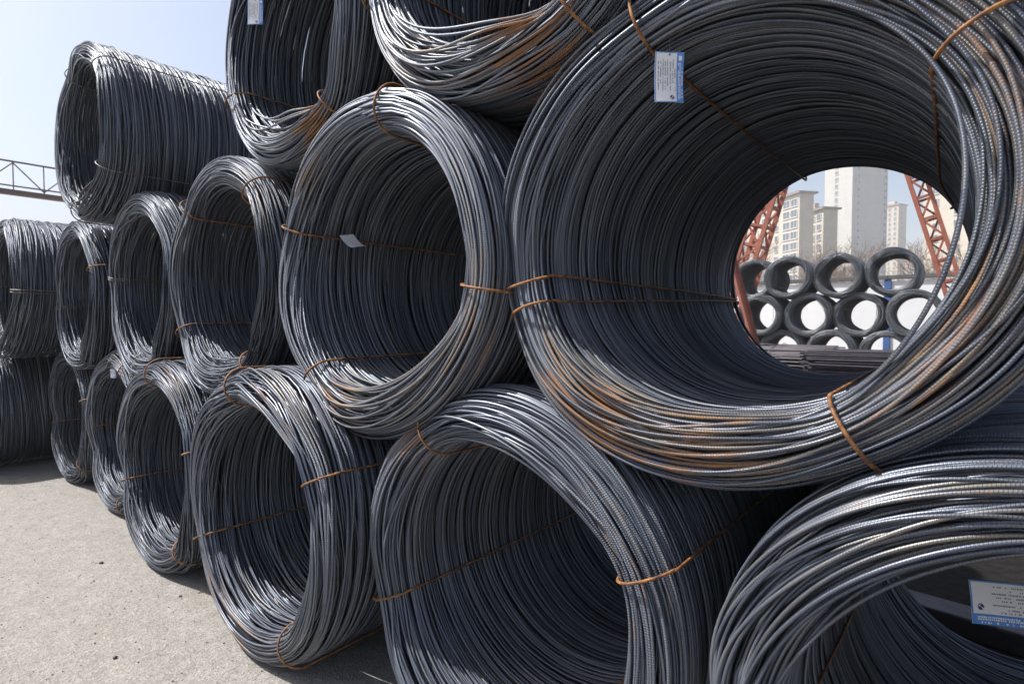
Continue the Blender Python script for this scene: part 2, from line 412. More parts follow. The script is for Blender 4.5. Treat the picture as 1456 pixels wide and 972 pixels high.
def add_tie(parent, z, sc, ang, mat='tie', rad=0.0044, **kw):
    P = smooth_closed(tie_path(ang, **kw), 2)[None]
    a = R_(ang); ref = np.array([-math.sin(a), 0, math.cos(a)])
    V, F, uv = tubes(P, rad, 5, True, ref)
    return obj('tie_wire', mesh_from('tie_wire', V, F, M[mat], uv), parent, (0, 0, z), None, (sc, 1, sc))

# shared windings
TIESTD = (20, 110, 200, 295)
CORE = [core_mesh('inner_turns', 11, TIESTD), core_mesh('inner_turns', 23, TIESTD)]
REAR = skin_mesh('rear_turns', 31, TIESTD, 64, 4, 'steel', 1.0, LS+PI*HC+0.32, PER, extra=False)
FRONT = LS+PI*HC+0.6
VAR = {'a': skin_mesh('turns', 61, (18, 97, 196, 308), 72, 3, 'steel', 1.1, s_to=FRONT, rust=[(60, 20, .1, .4)]),
       'b': skin_mesh('turns', 62, (45, 133, 211, 307), 76, 3, 'steel', 1.1, s_to=FRONT, slack=[(211, 307, .06, .5)], rust=[(40, 20, .1, .3)]),
       'c': skin_mesh('turns', 63, (20, 180, 290), 72, 3, 'steel', 1.15, s_to=FRONT, slack=[(185, 290, .05, .5)]),
       'd': skin_mesh('turns', 64, (175, 356), 56, 3, 'steel', 1.15, pitch=.0145)}

def new_coil(name, x, y, z, R, label, rotz=0.0, group='coils of the main stack'):
    t = thing(name, label, 'wire coil', (x, y, z-R), R_(rotz), group)
    t['_R'] = R
    return t
def near_coil(x, y, z, R, label, seed, ties, rust=(), slack=(), S=150, sides=6, rotz=0.0, loose=1.0, s_to=None, s_from=0.0, tie_kw=None, strands=(), shape=None):
    """a coil close to the lens: every surface turn of its front and inside is a piece of its own"""
    t = new_coil('wire_coil', x, y, z, R, label, rotz); sc = R/R0
    ta = [a if not isinstance(a, tuple) else a[0] for a in ties]
    s_to = s_to or (LS+PI*HC+0.32)
    rs = np.random.default_rng(seed)
    s, d = layer_positions(rs, 0.0107, 0.0, s_from, s_to)
    s2, d2 = layer_positions(rs, 0.0145, -0.005, LS-0.12, LS+PI*HC+0.12, 0.8)
    s3, d3 = layer_positions(rs, 0.0150, 0.012, LS-0.10, LS+PI*HC+0.10, 0.8)
    s = np.concatenate([s, s2, s3]); d = np.concatenate([d, d2, d3])
    P, ru = wind(seed, s, d, S, ta, loose, slack, rust, shape=shape)
    for i in range(len(s)):
        me = pack('wire', P[i:i+1], ru[i:i+1], WR*rs.uniform(0.96, 1.05), sides, M['steel'], rs)
        obj('wire', me, t, (0, 0, R), None, (sc, 1, sc))
    for r1, cut, a0, a1, yy in strands:                       # single turns that stand clear of the bundle
        th = np.linspace(0, 2*PI, S, endpoint=False)
        b = np.sin(PI*np.clip(np.mod(th-R_(a0), 2*PI)/R_((a1-a0) % 360), 0, 1))**1.2
        r_ = r1+.004*np.cos(2*th+yy*50)-cut*b; y_ = .045+.01*np.cos(th*2+1)-(.045-yy)*b
        P1 = np.stack([r_*np.cos(th), y_, r_*np.sin(th)], -1)[None]
        obj('wire', pack('wire', P1, np.full((1, S), .3), WR*1.1, sides, M['steel'], rs), t, (0, 0, R), None, (sc, 1, sc))
    o = obj('rear_turns', REAR, t, (0, 0, R), (0, R_(31*seed), 0), (sc, 1, sc)); o['kind'] = 'stuff'
    o = obj('inner_turns', core_mesh('inner_turns', seed, ta, S=44, shape=shape) if shape else CORE[seed % 2], t, (0, 0, R), None, (sc*.997, 1, sc*.997)); o['kind'] = 'stuff'
    for a in ties:
        kw = dict(tie_kw or {})
        if isinstance(a, tuple): kw.update(a[1]); a = a[0]
        add_tie(t, R, sc, a, **kw)
    return t
def mid_coil(x, y, z, R, label, seed, ties, rust=(), slack=(), rotz=0.0, loose=1.0, S=96, sides=5, core=0, shape=None, var=None, turn=0.0):
    t = new_coil('wire_coil', x, y, z, R, label, rotz); sc = R/R0
    ta = [a if not isinstance(a, tuple) else a[0] for a in ties]
    me = VAR[var] if var else skin_mesh('turns', seed, ta, S, sides, 'steel', loose, s_to=PER if seed == 15 else FRONT, rust=rust, slack=slack, shape=shape)
    o = obj('turns', me, t, (0, 0, R), (0, R_(turn), 0), (sc, 1, sc)); o['kind'] = 'stuff'
    o = obj('inner_turns', CORE[core], t, (0, 0, R), (0, R_(7*seed), 0), (sc*0.995, 1, sc*0.995)); o['kind'] = 'stuff'
    for a in ties:
        kw = {}
        if isinstance(a, tuple): kw.update(a[1]); a = a[0]
        add_tie(t, R, sc, a, **kw)
    return t

# the near ones
def sprung(r, y, th):                                        # lip sprung outwards on its right
    return r+0.032*np.exp(-(wrap(th-R_(-4))/R_(38))**2)*np.exp(-np.maximum(y, 0)/0.35), y
near_coil(-.045, .071, 1.677, .628, 'largest rusty-lipped coil, middle row, whose open centre shows the towers', 1,
          [(191, dict(lean=.03, twist=.05)), (201, dict(lean=-.02, twist=-.10)), 108, (31, dict(squeeze=.62)), (304, dict(squeeze=.95))],
          rust=[(238, 24, .08, .68), (272, 28, .07, .58), (325, 40, .06, .42), (20, 40, .06, .36)],
          slack=[(300, 393, .045, .04), (201, 300, .03, .4)], strands=[(.482, .016, 307, 391, -.02)], shape=sprung, S=124, sides=5, loose=.85)
near_coil(.602, -.003, .603, .603, 'bottom row coil cut by the right edge, a blue and white tag inside', 2,
          [90, 10, 190, 285], slack=[(95, 175, .02, .5)], S=124, sides=5, loose=1.1, rust=[(90, 40, .1, .3)])
near_coil(-.678, .02, .612, .612, 'bottom row coil right under the rusty-lipped one, cut by the bottom edge', 3,
          [(121, dict(squeeze=.9)), 198, 22, 300], slack=[(22, 121, .03, .4)], rust=[(128, 12, .1, .6), (30, 20, .1, .3)], S=104, sides=5, loose=.85)
near_coil(-1.275, .011, 1.652, .641, 'middle row coil with a curled white tag on its left inner wall', 4,
          [80, 160, 350, 228], slack=[(232, 350, .07, .55)], rust=[(255, 25, .1, .45), (140, 20, .05, .4), (330, 40, .3, .3)], S=100, sides=5, loose=.85)
# further along
mid_coil(-1.905, -.14, .627, .627, 'bottom row coil on the concrete below the one with the curled white tag', 5, [106, 25, 203, 302], core=0, rust=[(60, 25, .1, .3), (250, 50, .1, .4)], S=90, sides=4)
mid_coil(-.70, .025, 2.752, .618, 'top row coil with an orange rusted underside, cut by the top edge', 6, [193, 303, 70], core=1, rust=[(288, 16, .28, .82), (240, 30, .08, .3)], slack=[(200, 300, .05, .5)], S=88, sides=4, loose=1.0)
mid_coil(-1.948, .059, 2.776, .618, 'top row coil with a small blue and white tag near the sky', 7, [203, 309, 95], core=0, rust=[(298, 12, .25, .85)], slack=[(205, 305, .04, .5)], S=88, sides=4, loose=.95)
mid_coil(-2.576, .015, 1.682, .62, 'middle row coil just left of the one with the curled tag', 8, var='b', turn=0, ties=[45, 133, 211, 307], core=1, slack=[(211, 307, .06, .5)], rust=[(40, 20, .1, .3)])
mid_coil(-3.191, -.094, .611, .611, 'third coil from the right standing on sunlit concrete, bottom row', 9, var='a', turn=0, ties=[94, 17, 198, 310], core=0, rust=[(60, 20, .1, .4)])
mid_coil(-3.839, .037, 1.687, .621, 'middle row coil with a double grey tie on its left lip', 10, var='c', turn=-6, ties=[(171, dict(mat='tie_dark')), (172.6, dict(mat='tie_dark')), (257, dict(mat='tie_dark'))], core=1, slack=[(180, 300, .05, .5)], loose=1.1)
mid_coil(-4.543, .051, .62, .62, 'narrow looking bottom row coil holding a tiny pale tag at its top', 12, var='a', turn=-7, ties=[181, 288, 60], core=0, loose=1.1)
mid_coil(-5.185, -.019, 1.669, .608, 'fifth middle row coil from the right, with an orange and a double grey tie', 13, var='c', turn=3, ties=[(20, {}), (190, dict(mat='tie_dark')), (192, dict(mat='tie_dark')), (295, dict(mat='tie_dark'))], core=1, loose=1.15, slack=[(200, 290, .06, .6)])
mid_coil(-5.814, .042, .62, .62, 'last bottom row coil before the dark side-on coil at the left edge', 14, var='a', turn=6, ties=[18, 194, 315], core=0, loose=1.1)
def pinch(r, y, th):
    return r*(1-0.05*np.cos(th)*np.exp(-y/0.5)), y-0.10*np.cos(th)*np.exp(-np.maximum(y, 0)/0.4)
mid_coil(-4.479, -.11, 2.794, .624, 'lone top row coil against the sky with its whole side in view', 15,
         [(119, dict(mat='tie_dark')), (40, dict(mat='tie_dark')), (327, dict(mat='tie_dark')), (249, dict(mat='tie_dark'))], core=1, loose=1.3, slack=[(255, 320, .06, .5), (62, 140, -.055, .16)], S=76, sides=3)
mid_coil(-6.50, -.28, 1.76, .65, 'middle row coil at the left edge with grey ties round its waist', 16, var='d', turn=0, ties=[(355, dict(mat='tie_dark')), (357, dict(mat='tie_dark')), (175, dict(mat='tie_dark'))], core=0, loose=1.15, S=76, sides=3)
mid_coil(-7.2, -.62, .62, .62, 'dark bottom row coil at the left edge seen from its side', 17, var='d', turn=55, ties=[(300, dict(mat='tie_dark')), 120], core=1, loose=1.2, S=76, sides=3)
mid_coil(-7.95, -.35, 1.74, .64, 'coil only peeping in at the left edge behind its neighbour', 18, var='d', turn=-80, ties=[100, 250], core=0, loose=1.5, S=64, sides=4)

# ------------------------------------------------------------------ the stack beyond, seen through the big coil
far_skin = skin_mesh('turns', 41, TIESTD, 48, 4, 'steel_dull', 2.0, pitch=0.018)
far_names = [('third row', [(-4.82, 2.76), (-3.84, 2.76), (-2.59, 2.76), (-1.32, 2.80)]),
             ('second row', [(-4.60, 1.68), (-3.30, 1.67), (-2.07, 1.67), (-.80, 1.68)]),
             ('ground row', [(-5.3, .62), (-4.0, .62), (-2.72, .62), (-1.43, .62), (-.15, .62)])]
order = {4: ['leftmost', 'second from left', 'third from left', 'rightmost'], 5: ['leftmost', 'second from left', 'middle', 'fourth from left', 'rightmost']}
k = 0
for row, lst in far_names:
    for i, (x, z) in enumerate(lst):
        k += 1
        t = thing('wire_coil', f'small distant coil seen through the big coil, {row}, {order[len(lst)][i]}', 'wire coil', (x, 16.4+0.1*math.sin(k*2.1), z-.62), R_(2*math.sin(k*3.3)), 'distant coils beyond the yard')
        o = obj('turns', far_skin, t, (0, 0, .62), (0, R_(37*k), 0), (1+.025*math.sin(k*5.1), 1+.05*math.sin(k*1.9), 1-.025*math.sin(k*2.7))); o['kind'] = 'stuff'
        o = obj('inner_turns', CORE[k % 2], t, (0, 0, .62), (0, R_(61*k), 0)); o['kind'] = 'stuff'
        for a in (40, 150, 270): add_tie(t, .62, 1.0, (a+k*17) % 360, mat='tie_dark', rad=.007)

# ------------------------------------------------------------------ shipping tags
def tag_plate(w_, h_, curl, n=12):
    me = bmesh.new()
    return me
def make_tag(label, origin, ux, uy, w_, h_, curl=0.0, stripe='right', printed=True, group='paper tags wired to the coils'):
    """card with ux across, uy up; curls back along its height"""
    ux = Vector(ux).normalized(); uy = (Vector(uy)-Vector(uy).project(ux)).normalized(); nz = ux.cross(uy)
    t = thing('shipping_tag', label, 'tag', origin, 0, group)
    def pt(u, v, lift):                                       # u,v in 0..1
        a = curl*(v-0.5)
        yy = (math.sin(a)/curl if curl else (v-0.5))*h_; zz = ((1-math.cos(a))/curl*h_ if curl else 0)+lift
        zz += 0.004*math.sin(PI*u)*(0.5-v)
        return ux*((u-0.5)*w_) + uy*yy + nz*zz
    def sheet(name, u0, v0, u1, v1, lift, mat, nu=2, nv=8, thick=0.0, parent=t):
        Vv, Ff = [], []
        for l in ((lift,) if not thick else (lift, lift-thick)):
            for j in range(nv+1):
                for i in range(nu+1): Vv.append(pt(u0+(u1-u0)*i/nu, v0+(v1-v0)*j/nv, l))
        def idx(l, i, j): return l*(nu+1)*(nv+1)+j*(nu+1)+i
        for j in range(nv):
            for i in range(nu):
                Ff.append((idx(0, i, j), idx(0, i+1, j), idx(0, i+1, j+1), idx(0, i, j+1)))
                if thick: Ff.append((idx(1, i, j), idx(1, i, j+1), idx(1, i+1, j+1), idx(1, i+1, j)))
        if thick:
            for j in range(nv):
                Ff.append((idx(0, 0, j), idx(0, 0, j+1), idx(1, 0, j+1), idx(1, 0, j))); Ff.append((idx(0, nu, j), idx(1, nu, j), idx(1, nu, j+1), idx(0, nu, j+1)))
            for i in range(nu):
                Ff.append((idx(0, i, 0), idx(1, i, 0), idx(1, i+1, 0), idx(0, i+1, 0))); Ff.append((idx(0, i, nv), idx(0, i+1, nv), idx(1, i+1, nv), idx(1, i, nv)))
        return obj(name, mesh_from(name, np.array([tuple(v) for v in Vv]), np.array(Ff), M[mat], smooth=False), parent)
    card = sheet('card', 0, 0, 1, 1, 0, 'card', 6, 10, 0.0006)
    rs = random.Random(label)
    if printed:
        sheet('blue_stripe', .76, 0, 1, 1, .0006, 'blue', 2, 10)
        sheet('blue_edge', 0, 0, .035, 1, .0006, 'blue', 1, 10); sheet('blue_edge', .035, 0, .76, .018, .0006, 'blue', 4, 1); sheet('blue_edge', .035, .982, .76, 1, .0006, 'blue', 4, 1)
        # rows of small print, run along the height of the card
        def rows(name, mat, cols, v0, v1, wd, lift):
            Vv, Ff = [], []
            for u, fill, a, b in cols:
                v = a
                while v < b:
                    ln = rs.uniform(.008, .02); 
                    if rs.random() < fill:
                        i = len(Vv)
                        Vv += [tuple(pt(u, v, lift)), tuple(pt(u+wd, v, lift)), tuple(pt(u+wd, v+ln, lift)), tuple(pt(u, v+ln, lift))]
                        Ff.append((i, i+1, i+2, i+3))
                    v += ln+rs.uniform(.005, .012)
            obj(name, mesh_from(name, np.array(Vv), np.array(Ff), M[mat], smooth=False), t)
        rows('printed_text', 'ink', [(.11, .75, .26, .84), (.19, .6, .36, .86), (.27, .8, .24, .84), (.35, .7, .26, .8), (.43, .8, .34, .86), (.53, .75, .24, .84), (.62, .8, .40, .86), (.69, .4, .24, .8)], 0, 1, .03, .0012)
        rows('stripe_lettering', 'card', [(.81, .92, .06, .78), (.86, .92, .06, .78), (.93, .6, .1, .7)], 0, 1, .04, .0012)
        sheet('stripe_emblem', .82, .84, .93, .93, .0012, 'card', 1, 1)
        # round navy emblem with a white swirl
        Vv, Ff = [], []
        for i in range(24):
            a = 2*PI*i/24; Vv.append(tuple(pt(.60+.075*math.cos(a), .105+.075*w_/h_*math.sin(a), .0012)))
        me = bpy.data.meshes.new('logo'); me.from_pydata(Vv, [], [tuple(range(24))]); me.materials.append(M['logo'])
        lg = obj('logo', me, t)
        Vv, Ff = [], []
        for i in range(13):
            x = i/12; sx = .60+(x-.5)*.11; sy = .105+.032*math.sin((x-.5)*2*PI)*w_/h_*1.4
            Vv += [tuple(pt(sx, sy-.017*w_/h_, .0017)), tuple(pt(sx, sy+.017*w_/h_, .0017))]
            if i: Ff.append((2*i-2, 2*i, 2*i+1, 2*i-1))
        obj('swirl', mesh_from('swirl', np.array(Vv), np.array(Ff), M['card'], smooth=False), lg)
    # eyelet
    Vv = [tuple(pt(.50+.028*math.cos(2*PI*i/12), .945+.028*w_/h_*math.sin(2*PI*i/12), .0016)) for i in range(12)]
    me = bpy.data.meshes.new('eyelet'); me.from_pydata(Vv, [], [tuple(range(12))]); me.materials.append(M['logo']); obj('eyelet', me, t)
    a = pt(.5, .945, .001); b = a+Vector((0, 0, .05))+nz*(-.01)
    P = np.array([[tuple(a+(b-a)*k_/5+nz*0.006*math.sin(PI*k_/5)) for k_ in range(6)]])
    V, F, uv = tubes(P, .0008, 5, False, np.array([1, 0.2, 0]))
    obj('hanging_wire', mesh_from('hanging_wire', V, F, M['tie_dark'], uv), t)
    return t
right = Vector((.767, .642, 0))
make_tag('blue and white tag hanging in the largest coil from its top-left tie', (-.143, .12, 2.047), right+Vector((.0, .12, .0)), (.02, 0, 1), .072, .122, .35)
make_tag('blue and white tag lying slanted inside the coil at the bottom right', (.531, .40, .841), (.10, -.25, -.95), (.85, .45, -.30), .088, .19, .25)
make_tag('blue and white tag in the top row coil beside the sky', (-2.17, .07, 2.897), right, (-.07, 0, 1), .072, .12, .08)
make_tag('blank curled white tag wired to the left inner wall of the middle coil', (-1.64, .225, 1.795), _rt*.047+_up*.013+_fw*.045, _rt*-.064+_up*.058+_fw*.05, .068, .11, .6, printed=False)
make_tag('tiny pale tag inside the narrow bottom row coil far left', (-4.60, .10, 1.06), right, (.1, 0, 1), .045, .07, .1)

# ------------------------------------------------------------------ ground litter
rs = random.Random(4)
def pebble(bm, x, y, r):
    v = bmesh.ops.create_icosphere(bm, subdivisions=1, radius=r)['verts']
    for q in v: q.co = Vector((q.co.x*rs.uniform(.7, 1.3)+x, q.co.y*rs.uniform(.7, 1.3)+y, max(0, q.co.z*rs.uniform(.5, .9)+r*.45)))
for lab, x, y, r in (('dark pebble on the concrete left of the third bottom coil', -3.56, -.25, .012), ('dark pebble on the concrete near the bottom left corner', -2.37, -.49, .010), ('dark pebble in front of the gap beside the third bottom coil', -2.75, -.10, .008)):
    o = obj('pebble', bm_mesh('pebble', lambda bm: pebble(bm, 0, 0, r), M['bar']), None, (x, y, .001)); tag(o, lab, 'pebble', 'stray pebbles')
def grit(bm):
    for k in range(420):
        pebble(bm, rs.uniform(-7, -1.4), -abs(rs.gauss(0, .6))-.05+rs.uniform(-.3, .2), rs.uniform(.0015, .0045))
o = obj('grit', bm_mesh('grit', grit, M['bar'])); o['kind'] = 'stuff'; o['label'] = 'loose grit scattered on the concrete'; o['category'] = 'grit'

# skid behind the front stack
def skid(bm): add_box(bm, (0, 0, .05), (5.4, .16, .10))
o = obj('steel_skid', bm_mesh('steel_skid', skid, M['bar'], bevel=.012), None, (.9, 2.08, .004), (0, 0, R_(-5))); tag(o, 'dark steel skid rail on the earth behind the bottom right coil', 'rail')

# ------------------------------------------------------------------ bar bundles in the yard
def bundle_mesh(name, n, length, br, seed):
    rr = np.random.default_rng(seed); P = []
    for k in range(n):
        a = rr.uniform(0, 2*PI); q = math.sqrt(rr.uniform(.25, 1)); w0 = .24*q*math.cos(a); h0 = .15*q*math.sin(a)
        x = np.linspace(-length/2, length/2, 14)+rr.normal(0, .05)
        sag = .03*np.sin(x*rr.uniform(.5, 1.2)+rr.uniform(0, 6))
        P.append(np.stack([x, w0+.02*np.sin(x*rr.uniform(.5, 1)+rr.uniform(0, 6)), .17+h0+sag*.5], -1))
    P = np.array(P); V, F, uv = tubes(P, br, 5, False, np.array([0, 0, 1.0]))
    # closed ends
    me = mesh_from(name, V, F, M['bar'], uv)
    return me
BM = [bundle_mesh('bars', 70, 9.0, .016, s) for s in (1, 2)]
def bundle(x, y, z, rz, label, v=0, tilt=0.0):
    t = thing('bar_bundle', label, 'steel bars', (x, y, z), R_(rz), 'bundles of straight bars in the yard'); t.rotation_euler[1] = R_(tilt)
    o = obj('bars', BM[v], t); o['kind'] = 'stuff'
    for xx in (-3.4, -1.1, 1.2, 3.5):
        P = np.array([[(xx+.01*math.sin(a), .262*math.cos(a), .17+.172*math.sin(a)) for a in np.linspace(0, 2*PI, 20, endpoint=False)]])
        V, F, uv = tubes(P, .006, 4, True, np.array([1.0, 0, 0])); obj('tie_wire', mesh_from('tie_wire', V, F, M['tie_dark'], uv), t)
lev = ['bottom', 'second', 'third', 'top']
col = ['nearest', 'second', 'middle', 'fourth', 'farthest']
kk = 0
for c_, (y, n_) in enumerate(((5.9, 2), (7.3, 2), (8.8, 3), (10.4, 3), (12.0, 3))):
    for l_ in range(n_):
        kk += 1
        bundle(-5.0-.25*c_+.2*math.sin(kk*2.3), y+.12*math.sin(kk*4.1), .06+l_*.305, -6+2.5*math.sin(kk*1.7), f'dark bar bundle across the yard, {col[c_]} pile, {lev[l_]} layer', kk % 2)
for i, (x, y, z, rz) in enumerate([(3.65, 7.7, .06, 14), (3.75, 8.6, .06, 13), (3.6, 8.0, .37, 15), (3.8, 8.8, .37, 14), (3.8, 8.3, .68, 15), (4.0, 8.9, .68, 14)]):
    bundle(x-.75, y-.1, z+.06, rz, 'bar bundle with cut ends at the left, ' + ['front one at the bottom', 'rear one at the bottom', 'front one of the second layer', 'rear one of the second layer', 'front one on top', 'rear one on top'][i], i % 2)

bundle(-8.1, 12.0, .06+3*.305, -5, 'dark bar bundle across the yard, farthest pile, short of the others, top layer', 1)
bundle(-7.9, 10.5, .06+3*.305, -4, 'dark bar bundle across the yard, fourth pile, short of the others, top layer', 0)
# leaning red member beside the left distant coils
def leaning(bm):
    bar_between(bm, (0, 0, 0), (-.98, -.55, 4.2), .24, .06); bar_between(bm, (.02, .10, 0), (-.96, -.45, 4.2), .03, .16)
o = obj('steel_strut', bm_mesh('steel_strut', leaning, M['red'], bevel=.006), None, (-3.05, 11.55, 0)); tag(o, 'leaning red steel strut in front of the leftmost distant coils', 'steel strut')

# ------------------------------------------------------------------ red gantry
def lattice(bm, a, b, w0, d0, n, c=.07):
    a, b = Vector(a), Vector(b); ax = (b-a).normalized(); sx = Vector((1, 0, 0)); sx = (sx-sx.project(ax)).normalized(); sy = ax.cross(sx)
    cor = [(-1, -1), (1, -1), (1, 1), (-1, 1)]
    def P(t, q): return a+(b-a)*t+sx*(q[0]*w0/2)+sy*(q[1]*d0/2)
    for q in cor: bar_between(bm, P(0, q), P(1, q), c*1.6, c*1.6)
    for k in range(n+1):
        t = k/n
        for i in range(4):
            bar_between(bm, P(t, cor[i]), P(t, cor[(i+1) % 4]), c, c)
            if k < n: bar_between(bm, P(t, cor[i if k % 2 else (i+1) % 4]), P(t+1/n, cor[(i+1) % 4 if k % 2 else i]), c*.8, c*.8)
gt = thing('gantry_crane', 'red lattice A-frame legs of the gantry crane behind the distant coils', 'gantry crane', (-2.95, 20.2, 0))
for yy in (0, -36):
    obj('leg', bm_mesh('leg', lambda bm: lattice(bm, (3.45, yy, .15), (.6, yy, 10.4), .42, .55, 16), M['red']), gt)
    obj('leg', bm_mesh('leg', lambda bm: lattice(bm, (-4.1, yy, .15), (-1.2, yy, 10.4), .62, .95, 15, .085), M['red']), gt)
    obj('sill_beam', bm_mesh('sill_beam', lambda bm: add_box(bm, (-.1, yy, .22), (9.4, .4, .36)), M['red'], bevel=.02), gt)
obj('girder', bm_mesh('girder', lambda bm: add_box(bm, (-.1, -18, 10.75), (1.9, 38.5, .7)), M['red'], bevel=.02), gt)

# girder crane against the sky at far left
g2 = thing('gantry_crane', 'brown truss girder of a crane against the sky at the far left', 'gantry crane', (-36.2, 4.9, 0))
zb = 7.86
obj('girder', bm_mesh('girder', lambda bm: add_box(bm, (0, 6, zb), (.4, 44, .24)), M['girder'], bevel=.02), g2)
obj('rail', bm_mesh('rail', lambda bm: add_box(bm, (0, 6, zb+.33), (.10, 44, .06)), M['truss'], bevel=.01), g2)
obj('top_chord', bm_mesh('top_chord', lambda bm: add_box(bm, (.0, 6, zb+1.52), (.10, 44, .075)), M['truss'], bevel=.01), g2)
for k in range(-11, 20):
    yy = -.65+k*1.18
    obj('truss_post', bm_mesh('truss_post', lambda bm: bar_between(bm, (0, yy, zb+.1), (0, yy, zb+1.5), .045, .045), M['truss']), g2)
    y2 = yy+1.18
    za, zc = (zb+1.46, zb+.2) if k % 2 == 0 else (zb+.2, zb+1.46)
    obj('truss_diagonal', bm_mesh('truss_diagonal', lambda bm: bar_between(bm, (0, yy, za), (0, y2, zc), .05, .05), M['truss']), g2)
for yy in (-15, 27):
    for sx in (-1, 1):
        obj('leg', bm_mesh('leg', lambda bm: lattice(bm, (3.0*sx, yy, 0), (.3*sx, yy, zb-.1), .4, .5, 12), M['girder']), g2)

# ------------------------------------------------------------------ yard wall
yw = thing('yard_wall', 'white panelled yard wall with blue posts behind the distant coils', 'wall', (-4, 24.6, 0))
pm = bm_mesh('panel', lambda bm: add_box(bm, (0, 0, 1.52), (1.99, .12, 3.04)), M['panel'], bevel=.012)
po = bm_mesh('post', lambda bm: add_box(bm, (0, -.02, 1.58), (.22, .22, 3.16)), M['post'], bevel=.01)
cp = bm_mesh('coping', lambda bm: add_box(bm, (0, 0, 3.13), (6.2, .34, .14)), M['cap'], bevel=.01)
for k in range(-4, 4):
    X0 = k*6.22+1.75
    obj('post', po, yw, (X0, 0, 0)); obj('coping', cp, yw, (X0+3.11, 0, .06))
    for q in range(3): obj('panel', pm, yw, (X0+1.11+q*2.0, 0, 0))

# ------------------------------------------------------------------ bare trees beyond the wall
def tree_meshes(seed):
    rr = random.Random(seed); segs = []
    def grow(p, d, ln, rad, lev):
        n = 4 if lev < 2 else 3; q = p
        for k in range(n):
            d = (d+Vector((rr.gauss(0, .12), rr.gauss(0, .12), rr.gauss(.04, .06)))).normalized(); e_ = q+d*ln/n
            segs.append((lev, q, e_, rad*(1-k/n*.4), rad*(1-(k+1)/n*.4))); q = e_
            if lev < 5 - (seed % 2) and (k > 0 or lev > 0):
                for m_ in range(rr.choice((1, 2, 2)) if lev < 4 else 2):
                    ax = Vector((rr.gauss(0, 1), rr.gauss(0, 1), rr.gauss(.35, .5))).normalized()
                    grow(q, (d*.75+ax*.75).normalized(), ln*rr.uniform(.5, .68), rad*.55, lev+1) if rr.random() < (.95 if lev < 3 else .7) else None
    grow(Vector((0, 0, 0)), Vector((0, 0, 1)), 4.2, .14, 0)
    def build(sel, sides):
        V, F = [], []
        for lev, a, b, ra, rb in sel:
            d = (b-a).normalized(); x = d.orthogonal().normalized(); y = d.cross(x); i = len(V)
            for c_, r_ in ((a, ra), (b, rb)):
                for s_ in range(sides):
                    an = 2*PI*s_/sides; V.append(tuple(c_+x*(r_*math.cos(an))+y*(r_*math.sin(an))))
            for s_ in range(sides): F.append((i+s_, i+(s_+1) % sides, i+sides+(s_+1) % sides, i+sides+s_))
        return np.array(V), np.array(F)
    tr = [s for s in segs if s[0] <= 1]; cr = [(l, a, b, max(ra*.8, .009), max(rb*.8, .007)) for l, a, b, ra, rb in segs if l > 1]
    V, F = build(tr, 6); t = mesh_from('trunk', V, F, M['bark'])
    V, F = build(cr, 3); c = mesh_from('crown', V, F, M['bark'], smooth=False)
    return t, c
TR = [tree_meshes(s) for s in (3, 8, 21)]
tx = [-13.5, -11.4, -10.2, -8.6, -7.2, -5.9, -4.4, -3.2, -1.6, -.4, 1.1, 2.6]
ordn = ['first', 'second', 'third', 'fourth', 'fifth', 'sixth', 'seventh', 'eighth', 'ninth', 'tenth', 'eleventh', 'twelfth']
rr = random.Random(9)
for i, x in enumerate(tx):
    t = thing('bare_tree', f'leafless brown tree above the white wall, {ordn[i]} from the left', 'tree', (x*2.2+rr.uniform(-.8, .8), 58+rr.uniform(-8, 14), 0), rr.uniform(0, 6), 'bare trees behind the wall')
    s_ = rr.uniform(.85, 1.15); t.scale = (s_*1.1, s_*1.1, s_)
    a, b = TR[i % 3]; obj('trunk', a, t); obj('crown', b, t)

# ------------------------------------------------------------------ apartment towers
WIN = bm_mesh('window', lambda bm: add_box(bm, (0, 0, 0), (1, .30, 1)), M['glass'])
WFR = bm_mesh('window_frame', lambda bm: [add_box(bm, (0, -.03, .54), (1.16, .34, .08)), add_box(bm, (0, -.05, -.55), (1.22, .42, .10)), add_box(bm, (.54, -.03, 0), (.08, .34, 1.0)), add_box(bm, (-.54, -.03, 0), (.08, .34, 1.0)), add_box(bm, (0, -.03, 0), (.05, .34, 1.0))], M['wframe'])
def tower(label, p, rot, wl, wr, h, mat, left_cols, right_cols, storey=3.0, roof=0.9, top_from=4.0, extra=None):
    """corner nearest the viewer at p; left face runs along local -x, right face along local +y; left face looks to local -y"""
    t = thing('apartment_tower', label, 'building', (p.x, p.y, 0), rot, 'apartment towers beyond the wall')
    obj('wall', bm_mesh('wall', lambda bm: add_box(bm, (-wl/2, wr/2, h/2), (wl, wr, h)), mat), t)
    rf = obj('roof', bm_mesh('roof', lambda bm: [add_box(bm, (-wl/2, wr/2, h+.25), (wl+2*roof, wr+2*roof, .5)), add_box(bm, (-wl/2, wr/2, h+.75), (wl*.9, wr*.9, .5))], M['roof']), t)
    obj('stair_head', bm_mesh('stair_head', lambda bm: add_box(bm, (-wl*.55, wr*.5, h+2.0), (wl*.35, wr*.35, 2.2)), mat), rf)
    n = int((h-top_from)/storey)
    def put(x, y, z, ww, wh, rz):
        wn = obj('window', WIN, t, (x, y, z), (0, 0, rz), (ww, 1, wh)); obj('window_frame', WFR, wn)
    for k in range(n):
        z = h-2.2-k*storey
        if z < 3: break
        for c, ww, wh in left_cols: put(-c, 0, z, ww, wh, 0)
        for c, ww, wh in right_cols: put(0, c, z, ww, wh, PI/2)
    return t
def face_rot(px, deg):            # rotation that turns the left face deg away from facing the viewer
    d = at(px, 459, 1)-CAM; return math.atan2(-d.y, -d.x)+PI/2-R_(deg)
